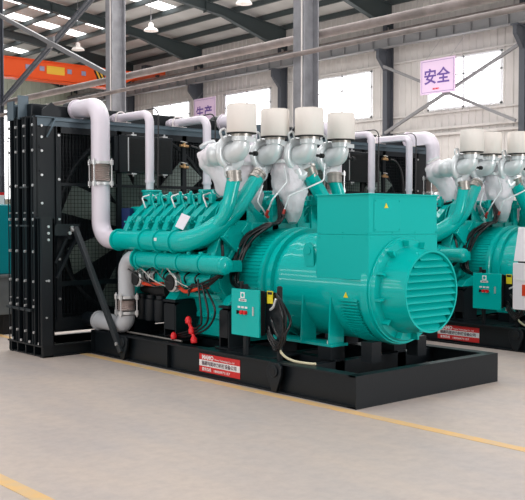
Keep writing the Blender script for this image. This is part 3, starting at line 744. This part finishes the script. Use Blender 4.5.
# loom over the flywheel housing
for k in range(5):
    o_ = k * .045; w_ = (.0, .03, -.02, .04, .01)[k]
    cable([(.98, 2.12, 1.95 - w_), (.95 + o_ * .5, 2.06, 1.78), (.90, 2.02 + w_, 1.66), (.78, 2.0 + o_ * .7, 1.635), (.54, 2.06 + o_ * .6 + w_, 1.46 + w_), (.42, 2.12 + o_ * .7, 1.18), (.36 - w_, 2.06 + o_ * .5, .98 + w_), (.26, 1.80 + w_, .96 - w_), (.14, 1.66, .99)], .017)
for k in range(3):
    o_ = k * .05
    cable([(.22, 2.1, 1.15), (.12, 2.25 + o_, 1.05 - o_), (.10, 2.45 + o_, .98), (.08, 2.6, .95 - o_)], .012)
    cable([(.10, 2.30 + o_ * 1.5, .94 + o_), (.08, 2.12 + o_ * 2.4, .72 - o_), (.10, 2.28 + o_ * 1.6, .52), (.12, 2.62 + o_, .40 + o_ * .3), (.16, 2.95 + o_ * 2, .34)], .012)
if False: cable([(.05, 2.35, .98), (.04, 2.32, 1.06), (.05, 2.2, 1.04), (.05, 2.22, .92), (.05, 2.36, .9), (.05, 2.4, .98)], .018)
cable([(.34, 2.34, 1.50), (.26, 2.22, 1.40), (.22, 2.16, 1.25), (.24, 2.2, 1.10), (.3, 2.3, 1.05)], .018)  # black hose added as a dark gap beside the flat-lit gear housing
# thin capillary wires
for k in range(4): cable([(.10, 3.9 - k * .25, 1.06), (.02, 3.7 - k * .25, 1.10 + .02 * k), (.05, 3.5 - k * .25, 1.0), (.12, 3.3 - k * .25, .92)], .008, 'thin_wire', STEEL if k % 2 else RUB)
for (y, z) in ((2.62, .58), (2.56, .47), (2.52, .37), (2.90, .375)):
    mb = MB(); mb.lathe((.10, y, z - .045), (0, .15, 1), [(0, .02), (.01, .036), (.05, .038), (.075, .025), (.085, .01)], 14)
    if z > .4: mb.tube([(.10, y, z - .02), (.10, y - .05, z - .10)], .02, 10)
    mb.build('red_terminal_cap', RED, G)
mb = MB(); mb.tube([(.10, 3.9, .33), (.1, 2.75, .325)], .012, 8); mb.build('drain_rod', STEEL, G)

# black starter, canisters, harness and leads, added to darken the flank below the manifold
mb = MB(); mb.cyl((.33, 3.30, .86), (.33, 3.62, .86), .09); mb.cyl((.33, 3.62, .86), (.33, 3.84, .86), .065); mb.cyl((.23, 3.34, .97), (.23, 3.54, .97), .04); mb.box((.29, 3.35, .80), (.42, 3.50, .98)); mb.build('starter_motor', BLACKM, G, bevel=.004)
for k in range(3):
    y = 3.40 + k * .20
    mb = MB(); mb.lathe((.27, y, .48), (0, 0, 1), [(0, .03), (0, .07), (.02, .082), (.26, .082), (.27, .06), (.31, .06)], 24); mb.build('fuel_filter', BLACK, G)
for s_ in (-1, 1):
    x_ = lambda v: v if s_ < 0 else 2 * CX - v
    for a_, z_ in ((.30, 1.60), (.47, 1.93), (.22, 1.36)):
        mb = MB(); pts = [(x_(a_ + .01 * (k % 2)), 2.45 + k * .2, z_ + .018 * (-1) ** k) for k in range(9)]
        mb.tube(spline(pts, 4), .016, 8); mb.build('wiring_harness', RUB, G)  # black runs added as shade in the gaps between the castings
for k in range(7):
    cable([(.20, 2.5 + k * .2, 1.12), (.12, 2.52 + k * .2, 1.06), (.16, 2.56 + k * .2, .99), (.26, 2.58 + k * .2, .93)], .010)  # leads added for the dark shadow band under the manifold
# --- control box on stand at the skid edge
cy0, cy1, cz0, cz1, cxf = 1.30, 1.735, .515, .99, -.01
mb = MB(); mb.box((cxf + .02, cy0 + .02, cz0 + .02), (cxf + .10, cy1 - .02, cz1 - .01)); cb = mb.build('control_box', BLACKM, G)
mb = MB(); mb.box((cxf, cy0, cz0), (cxf + .022, cy1, cz1)); dr = mb.build('door', GREEN, cb, bevel=.004, label='green door')
mb = MB(); mb.box((cxf - .003, 1.52, .90), (cxf, 1.585, .96)); mb.box((cxf - .003, 1.495, .865), (cxf, 1.61, .892)); mb.build('emblem_sticker', LABW, dr) if False else mb.build('emblem_sticker', LABW, cb)
lettering('lettering', 'MAMO', .022, (cxf - .0038, 1.595, .871), Xn, Zu, TXTD, cb, .0004, .0004, width=.09)
mb = MB(); mb.tube([(cxf - .004, 1.5525, .93), (cxf - .003, 1.5525, .93)], .02, 20); mb.build('emblem', GREEN, cb)
for y in (1.555, 1.50):
    mb = MB(); mb.tube([(cxf - .03, y, .755), (cxf, y, .755)], .021, 18); mb.build('push_button', RED, cb)
mb = MB(); mb.tube([(cxf - .022, 1.61, .755), (cxf, 1.61, .755)], .014, 12); mb.box((cxf - .034, 1.604, .735), (cxf - .02, 1.616, .775)); mb.build('key_switch', BLACKM, cb)
mb = MB()
for y in (1.61, 1.555, 1.50): mb.box((cxf - .002, y - .02, .795), (cxf, y + .02, .815))
mb.build('button_label', LABW, cb)
mb = MB(); mb.box((cxf - .01, 1.375, .73), (cxf, 1.395, .82)); mb.build('door_lock', BOLT, cb)
mb = MB()
for y in (1.10, 1.62): mb.box((.085, y, SH), (.125, y + .04, 1.03))
build_each(mb, 'stand_post', BLACK, cb)
mb = MB(); mb.box((.1, 1.12, .55), (.13, 1.33, .97)); mb.build('back_plate', BLACK, cb)
mb = MB(); mb.box((.075, 1.19, .86), (.08, 1.275, .985), YEL); mb.box((.072, 1.2, .95), (.076, 1.265, .975), BLACKM); mb.build('warning_sticker', YEL, cb)
mb = MB(); mb.tube([(.085, 1.10, .92), (.085, 1.10, 1.04)], .02, 10); mb.tube([(.085, 1.68, .98), (.085, 1.68, 1.06)], .02, 10); build_each(mb, 'post_cap', BLACKM, cb)
for k in range(5):
    o_ = k * .03; q = (.00, .05, -.03, .07, .02)[k]
    cable([(.07, 1.17 - o_ * .3, .93), (.03, 1.08 - o_ * .5, .96 - o_ * .4), (.0 + o_ * .6, .99 - o_ * .4 - q * .7, .82 - o_), (.02, .97 - q * .5, .62 - o_ * .3), (.04, 1.03 - q * .6, .46 + o_ * .4), (.06, 1.14, .43 + q), (.07, 1.24, .50 + o_), (.09, 1.29, .6)], .011)
cable([(.07, 1.22, .80), (.02, 1.12, .84), (0, 1.06, .92)], .012, 'grey_lead', SILV)
cable([(.06, 1.2, .72), (.03, 1.14, .68), (.02, 1.1, .62), (.03, 1.06, .55)], .016)
cable([(.10, 1.12, .66), (.10, 1.13, .45), (.10, 1.06, .36), (.12, .93, .315), (.14, .72, .312), (.15, .66, .316)], .013, 'cream_hose', HOSEC)

# ================================================================ RADIATOR
R0 = thing('radiator', (1.08, 5.0, 0), 'tall black caged radiator joined to the front generator by white pipes, left of the picture', 'radiator', 'black caged radiators')
RX0, RX1, RY0, RY1 = -.66, 2.82, 4.76, 5.46; RT = 2.96
# skid
mb = MB(); 
for ya, yb_ in ((4.575, 4.66), (5.40, 5.48)): mb.box((-.66, ya, 0), (2.82, yb_, .02)); mb.box((-.66, ya, .13), (2.82, yb_, .15)); mb.box((-.66, (ya + yb_) / 2 - .01, .02), (2.82, (ya + yb_) / 2 + .01, .13))
mb.box((-.645, 4.575, 0), (-.52, 5.5, .018)); mb.box((-.68, 4.56, .13), (-.50, 5.5, .15))
for k in range(5): y = 4.575 + k * .225; mb.box((-.66, y, .015), (-.52, y + .025, .135))
mb.box((-.54, 4.58, .015), (-.52, 5.5, .14)); mb.box((2.7, 4.575, 0), (2.82, 5.5, .15))
mb.build('radiator_skid', BLACK, R0)
# core behind the guard: fins
mb = MB(); mb.box((RX0 + .12, 5.30, .30), (RX1 - .12, 5.42, RT - .06))
x = RX0 + .16
while x < RX1 - .14: mb.box((x, 5.27, .44), (x + .012, 5.30, RT - .08)); x += .05
mb.build('fin_core', DARKF, R0)
# sheet side panels
mb = MB(); mb.box((RX0 + .03, RY0 + .02, .15), (RX0 + .05, RY1 - .02, RT)); mb.box((RX1 - .05, RY0 + .02, .35), (RX1 - .03, RY1 - .02, RT))
mb.box((RX0 + .03, RY0 + .012, .35), (RX0 + .32, RY0 + .03, RT)); mb.box((RX1 - .32, RY0 + .012, .35), (RX1 - .03, RY0 + .03, RT))
mb.box((RX0 + .03, RY0, .30), (RX1 - .03, RY0 + .03, .46)); mb.box((RX0 + .03, RY0, .28), (RX1 - .03, RY1, .31))
mb.build('side_panel', BLACK, R0)
# side posts (channels seen end-on from the left)
for k, y in enumerate((5.44, 5.25, 5.03, 4.80)):
    mb = MB(); w = .085 if k < 3 else .06
    mb.box((RX0 - .02, y - w, .15), (RX0 + .03, y - w + .014, RT + .02)); mb.box((RX0 - .02, y - .0, .15), (RX0 - .01, y + .014, RT + .02)) ; mb.box((RX0 + .01, y - w, .15), (RX0 + .03, y + .014, RT + .02))
    p_ = mb.build('side_post', BLACK, R0)
    mb = MB(); mb.bolts([(RX0 + .012, y - .035, z) for z in (.30, .62, .93, 1.30, 1.70, 2.12, 2.55, 2.86)], (-1, 0, 0), .018, .045)
    mb.bolts([(RX0 + .012, y - .02, z) for z in (.70, 1.62, 1.78, 2.74)], (-1, 0, 0), .011, .03); mb.build('post_bolts', BOLT, p_)
mb = MB(); mb.bar((RX0 - .04, 5.46, .58), (RX0 - .04, 4.80, .57), .03, .03); mb.bolts([(RX0 - .05, y, .575) for y in (5.3, 5.1, 4.95)], (-1, 0, 0), .02, .02)
mb.bar((RX0 - .02, 5.1, 1.62), (RX0 - .02, 4.9, 1.62), .03, .02); mb.bar((RX0 - .02, 5.1, 2.1), (RX0 - .02, 4.9, 2.1), .03, .02); build_each(mb, 'tie_bar', GREYST, R0)
# the lower thick front post
mb = MB(); mb.box((-.70, 4.52, .15), (-.53, 4.535, 1.72)); mb.box((-.70, 4.60, .15), (-.53, 4.615, 1.72)); mb.box((-.55, 4.52, .15), (-.53, 4.615, 1.72)); mb.box((-.72, 4.51, 1.71), (-.52, 4.63, 1.73)); mb.box((-.70, 4.53, .15), (-.69, 4.56, 1.72)); 
fp = mb.build('front_post', BLACK, R0)
mb = MB(); mb.bolts([(-.61, 4.52, z) for z in (.95, 1.45, 1.53, 1.61)], (0, -1, 0), .017, .015); mb.bolts([(-.64, 4.52, z) for z in (.5, .95)], (0, -1, 0), .012, .013); mb.build('post_bolts', BOLT, fp)
mb = MB(); mb.bolts([(-.68, y, .16) for y in (4.64, 4.89, 5.12, 5.36)] + [(-.50, 4.6, .15)], (0, 0, 1), .014, .03); build_each(mb, 'anchor_bolt', BOLT, R0)
# arms towards the brace
mb = MB(); mb.box((-.53, 4.50, 1.50), (-.20, 4.54, 1.64)); mb.box((-.53, 4.48, 1.62), (-.20, 4.56, 1.64))
mb.bar((-.50, 4.52, .98), (-.22, 4.52, 1.48), .035, .035); mb.bar((-.50, 4.56, 1.16), (-.32, 4.56, 1.50), .035, .035); mb.box((-.34, 4.52, 1.46), (-.28, 4.76, 1.62)); mb.build('bracket_arm', BLACK, R0)
mb = MB(); mb.bolts([(-.30, 4.50, 1.60), (-.24, 4.50, 1.53), (-.33, 4.50, 1.53)], (0, -1, 0), .022, .02); build_each(mb, 'arm_bolt', BOLT, R0)
mb = MB(); mb.bar((-.27, 4.47, 1.60), (-.03, 3.80, .10), .07, .055, up=(1, 0, 0)); br = mb.build('diagonal_brace', GREYST, R0, bevel=.004)
mb = MB(); mb.tube([(-.09, 3.84, .20), (-.03, 3.84, .20)], .022, 10); mb.tube([(-.32, 4.47, 1.57), (-.24, 4.47, 1.57)], .022, 10); mb.build('brace_bolt', BOLT, br)
# top rail
mb = MB(); mb.box((RX0 + .25, RY0 - .05, RT - .035), (RX1, RY0 - .035, RT + .01)); mb.box((RX0 + .0, RY0 - .05, RT), (RX1, RY0 + .08, RT + .012)); mb.box((RX0, RY0 - .0, RT - .1), (RX1, RY0 + .02, RT))
mb.build('top_rail', TOPR, R0)
mb = MB(); mb.tube(smooth_path([(RX0 + .26, RY0 - .05, RT - .02), (RX0 + .20, RY0 - .08, RT - .12), (RX0 + .16, RY0 - .02, RT - .24)], .05), .012, 8); mb.build('grab_handle', TOPR, R0)
# header tank + lifting brackets
mb = MB(); mb.box((RX0 + .1, 5.02, RT - .05), (RX1 - .1, 5.44, RT + .2)); mb.box((RX0, 5.0, RT), (RX1, 5.46, RT + .03)); mb.build('header_tank', BLACK, R0, bevel=.015)
mb = MB(); mb.box((RX0 - .02, 5.14, RT), (RX0 + .12, 5.16, RT + .30)); mb.box((RX0 - .02, 5.28, RT), (RX0 + .0, 5.46, RT + .24)); mb.box((RX0 - .02, 5.44, RT), (RX0 + .12, 5.46, RT + .22)); mb.build('end_bracket', TOPR, R0)
for x in (RX0 + .12, RX1 - .3):
    mb = MB(); mb.prism([(x, RT), (x + .26, RT), (x + .26, RT + .10), (x + .13, RT + .20), (x, RT + .10)], 'y', 4.78, 4.80); mb.build('lifting_plate', BLACK, R0)
# guard frame bars
mb = MB()
for x in (-.34, .55, 1.08, 1.61, 2.50): mb.box((x - .035, RY0 - .02, .42), (x + .035, RY0 + .02, RT - .1))
mb.box((RX0 + .3, RY0 - .022, 2.12), (RX1 - .3, RY0 + .022, 2.16)); mb.box((RX0 + .3, RY0 - .022, .86), (RX1 - .3, RY0 + .022, .92)); mb.box((RX0 + .3, RY0 - .02, RT - .18), (RX1 - .3, RY0 + .02, RT - .1))
mb.bolts([(x, RY0 - .02, z) for x in (-.34, 2.5) for z in (.7, 1.2, 1.7, 2.2, 2.75)] + [(-.58, RY0 + .01, z) for z in (2.3, 2.6, 2.85)], (0, -1, 0), .015, .012, None)
mb.build('guard_frame', BLACK, R0)
mb = MB(); mb.bolts([(x, RY0 - .022, z) for x in (-.34, 2.5) for z in (.7, 1.2, 1.7, 2.2, 2.75)] + [(-.56, RY0 + .01, z) for z in (.8, 1.5, 1.9, 2.25, 2.55, 2.72, 2.86)], (0, -1, 0), .017, .012); mb.build('guard_bolts', BOLT, R0)
# wire guard panels
for xa, xb in ((-.34, .55), (.55, 1.08), (1.08, 1.61), (1.61, 2.50)):
    mb = MB(); z = .45
    while z < RT - .18: mb.box((xa, RY0 - .003, z), (xb, RY0 + .002, z + .005)); z += .05
    x = xa + .03
    while x < xb: mb.box((x, RY0 + .002, .42), (x + .004, RY0 + .006, RT - .15)); x += .05
    mb.build('guard_mesh', BLACK, R0)
# one large fan behind the guard
xc, zc = 1.08, 1.62
mb = MB(); mb.lathe((xc, 5.16, zc), (0, -1, 0), [(0, .1), (0, .22), (.16, .22), (.18, .05)], 28)
fan = mb.build('fan_hub', BLACK, R0)
for k in range(9):
    a = k * 2 * pi / 9 + radians(163); ca, sa = cos(a), sin(a); mb = MB(); vs = []
    for r, w, tw in ((.20, .10, .08), (.65, .15, .07), (1.20, .19, .05)):
        for sgn in (-1, 1): vs.append((xc + ca * r - sa * w * sgn, 5.02 + tw * sgn, zc + sa * r + ca * w * sgn))
    vs += [(a_, b_ + .008, c_) for a_, b_, c_ in vs]
    mb.add(vs, [(0, 1, 3, 2), (2, 3, 5, 4), (6, 8, 9, 7), (8, 10, 11, 9), (0, 2, 8, 6), (2, 4, 10, 8), (1, 7, 9, 3), (3, 9, 11, 5), (4, 5, 11, 10), (0, 6, 7, 1)]); mb.build('fan_blade', SHROUD, fan)
n = 56; mb = MB(); mb.tube([(xc + cos(2 * pi * k / n) * 1.27, 5.06, zc + sin(2 * pi * k / n) * 1.27) for k in range(n + 1)], .03, 8); mb.build('fan_ring', DARKF, fan)
# cooler hung on the guard
mb = MB(); mb.box((.46, 4.60, 2.31), (1.31, 4.70, 2.80)); mb.box((.40, 4.62, 2.33), (.47, 4.70, 2.78)); c_ = mb.build('oil_cooler', BLACK, R0, bevel=.008)
mb = MB(); mb.box((.60, 4.592, 2.34), (1.28, 4.600, 2.76)); z = 2.35
while z < 2.75: mb.box((.61, 4.586, z), (1.27, 4.592, z + .008)); z += .025
mb.build('cooler_fins', BLACKM, c_)
mb = MB()
for x in (.66, 1.16):
    for z, s in ((2.80, 1), (2.31, -1)): mb.box((x, 4.62, min(z, z + s * .02)), (x + .08, 4.74, max(z, z + s * .02))); mb.tube([(x + .04, 4.64, z - .02 * s), (x + .04, 4.64, z + .045 * s)], .011, 8)
mb.box((.588, 4.588, 2.33), (.60, 4.6, 2.77)); build_each(mb, 'cooler_clip', BOLT, c_)
# brass valves and hose
for z in (2.72, 2.43):
    mb = MB(); mb.tube([(1.49, 4.68, z), (1.63, 4.68, z - .01)], .019, 12); mb.tube([(1.56, 4.68, z - .02), (1.56, 4.68, z + .04)], .022, 12); v_ = mb.build('brass_valve', BRASS, R0)
    mb = MB(); mb.bar((1.47, 4.62, z + .05), (1.57, 4.64, z + .04), .03, .01); mb.build('valve_lever', LAMPW, v_)
mb = MB(); mb.tube(spline([(1.64, 4.64, 2.71), (1.76, 4.60, 2.66), (1.86, 4.56, 2.45), (1.86, 4.5, 2.05), (1.80, 4.3, 1.98)], 7), .022, 10); mb.build('rubber_hose', RUB, R0)
# radiator pipes
def bellows(mb, x, y, z0, z1, r):
    z = z0 + .03; n = int((z1 - z0 - .06) / .022); prof = []
    for k in range(n + 1): prof += [(z - z0 + k * .022, r * 1.0), (z - z0 + k * .022 + .011, r * 1.10)]
    mb.lathe((x, y, z0), (0, 0, 1), prof, 28)
def coupling(parent, x, y, z0, z1, r):
    mb = MB(); bellows(mb, x, y, z0, z1, r); c = mb.build('bellows', BELLOW, parent)
    mb = MB()
    for z in (z0, z1): mb.lathe((x, y, z - .018), (0, 0, 1), [(0, r * .9), (0, r * 1.28), (.036, r * 1.28), (.036, r * .9)], 28); 
    for k in range(4):
        a = k * pi / 2 + .5; px, py = x + cos(a) * r * 1.42, y + sin(a) * r * 1.42
        mb.tube([(px, py, z0 - .05), (px, py, z1 + .05)], .009, 8)
        for z in (z0, z1): mb.tube([(px, py, z - .03), (px, py, z + .03)], .022, 8); mb.bar((x + cos(a) * r, y + sin(a) * r, z), (px, py, z), .04, .02)
    mb.build('tie_rod', BOLT, c)
for s in (-1, 1):
    x = .07 if s < 0 else 2.09; yv = 4.42; xt = x if s < 0 else 2.52
    mb = MB(); mb.tube(smooth_path([(xt, 5.0, 3.12), (xt, yv, 3.12), (xt, yv, 2.42)], .20, 10), .118, 28); mb.lathe((xt, 5.0, 3.12), (0, 1, 0), [(-.03, .10), (-.03, .135), (0, .135), (0, .1)], 28)
    mb.tube(smooth_path([(xt, yv, 2.14), (xt, yv, 1.45), (x, 4.0 if s < 0 else 3.9, 1.45)], .24, 10), .115, 28); mb.cyl((xt, yv, 2.9), (xt, yv, 2.905), .120, n=28)
    wp = mb.build('white_pipe', WHITEP, R0); coupling(wp, xt, yv, 2.15, 2.41, .112)
    mb = MB(); mb.tube([(xt, 5.0, 3.12), (xt, 5.2, 3.12)], .12, 24)
    mb.tube(smooth_path([(xt, 5.14, 3.12), (xt - .02, 5.3, 3.10)], .1), .10, 20); mb.build('tank_neck', BLACK, R0)
    # lower return pipe
    yl = 3.84
    mb = MB(); mb.tube(smooth_path([(x, 4.47, .42), (x, yl, .42), (x, yl, .54)], .13, 8), .105, 26); mb.lathe((x, 4.46, .42), (0, 1, 0), [(0, .10), (0, .125), (.025, .125), (.025, .1)], 26)
    mb.tube(smooth_path([(x, yl, .76), (x, yl, 1.23), (x, 3.58, 1.23)], .17, 8), .10, 26); lp = mb.build('return_pipe', mat('grey_pipe_paint', (190, 192, 196), .35, coat=.2), R0); coupling(lp, x, yl, .57, .76, .1); mb = MB(); mb.tube([(x, 4.49, .42), (x, 4.78, .42)], .09, 20); mb.build('core_stub', BLACK, R0)
for x, ys in ((.62, 5.02), (1.54, 5.02)):
    mb = MB(); mb.tube(smooth_path([(x, ys, 3.04), (x, 4.14, 3.04), (x, 4.14, 2.16)], .12, 8), .056, 22)
    mb.cyl((x, 4.95, 3.04), (x, 4.91, 3.04), .070, n=20); mb.cyl((x, 4.14, 2.2), (x, 4.14, 2.17), .064, n=20)
    mb.tube([(x, 4.14, 2.17), (x, 4.14, 2.08)], .05, 18)
    vp = mb.build('vent_pipe', WHITEP, R0)
    for y in (4.78, 4.62) if False else (4.80,):
        mb = MB(); mb.box((x - .12, y - .05, 2.968), (x + .12, y + .05, 2.985)); mb.tube(smooth_path([(x - .085, y, 2.97), (x - .085, y, 3.12), (x + .085, y, 3.12), (x + .085, y, 2.97)], .08, 6), .009, 8); mb.build('pipe_clamp', LAMPW, vp)
    mb = MB(); mb.tube(smooth_path([(x + .10, 4.9, 3.10), (x + .09, 4.07, 3.12), (x + .07, 4.06, 2.1)], .12), .009, 8); mb.build('thin_cable', RUB, vp)

# ================================================================ SECOND SET, one bay to the right
G2 = copy_tree(G); G2.location.x += 4.17; G2['label'] = 'teal diesel generator set behind on the right, partly cut off by the picture edge'
R2 = copy_tree(R0); R2.location.x += 4.2; R2['label'] = 'black caged radiator behind the cream air filters, belonging to the rear generator'

# light grey control cabinet in front of the second set's alternator
t = thing('control_cabinet', (4.08, .75, .3), 'light grey sloped control cabinet at the right edge, in front of the rear generator', 'cabinet')
mb = MB(); mb.box((4.02, .50, .56), (4.20, 1.03, 1.15)); mb.build('cabinet_body', CABW, t, bevel=.006)
mb = MB(); mb.prism([(4.02, 1.17), (4.20, 1.17), (4.20, 1.60), (4.12, 1.60)], 'y', .50, 1.02); cn = mb.build('console', CABW, t, bevel=.006)
N_ = Vector((-.43, 0, .10)).normalized()
mb = MB(); mb.box((4.078, .55, 1.28), (4.088, .93, 1.48), rot=Matrix.Rotation(radians(13), 3, 'Y')); mb.build('display', SCREEN, cn)
mb = MB(); mb.box((4.012, .62, .74), (4.02, .89, .88), ORED); mb.box((4.012, .60, .93), (4.02, .98, .95), LABW); mb.build('label_plate', ORED, t)
mb = MB(); mb.box((4.06, .55, 1.14), (4.18, .98, 1.18)); mb.build('hinge_gap', BLACKM, t)
mb = MB(); mb.box((4.21, .55, .3), (4.25, .6, .9)); mb.box((4.21, .9, .3), (4.25, .95, .9)); mb.build('stand_post', BLACK, t)

# teal enclosure at the left edge
t = thing('machine_enclosure', (-1.0, 8.0, 0), 'teal enclosed machine on a grey base at the left edge, behind the radiator', 'machine')
mb = MB(); mb.box((-2.2, 6.98, .30), (.15, 9.2, .86)); mb.box((-2.25, 6.95, .84), (.18, 9.25, .89)); mb.box((-2.0, 7.05, 0), (-.1, 9.1, .30), BLACKM) if False else None; mb.build('base_tank', CONC, t, bevel=.01)
mb = MB()
for x in (-2.1, -1.1, -.02):
    for y in (7.02, 9.0): mb.box((x, y, 0), (x + .14, y + .14, .30))
build_each(mb, 'base_foot', BLACKM, t)
mb = MB(); mb.box((-2.18, 7.0, .89), (.13, 9.15, 1.92)); en = mb.build('enclosure', TEAL2, t, bevel=.02)
mb = MB(); mb.box((-1.9, 6.99, 1.0), (-1.15, 7.0, 1.82)); mb.box((-1.0, 6.99, 1.0), (-.1, 7.0, 1.82)); mb.build('door_panel', TEAL2, en, bevel=.003)
mb = MB(); mb.box((-.3, 7.2, 1.92), (.10, 8.2, 2.06), LABW); mb.box((-.3, 7.2, 2.06), (.10, 8.2, 2.10), LABR); mb.build('roof_box', LABW, t)
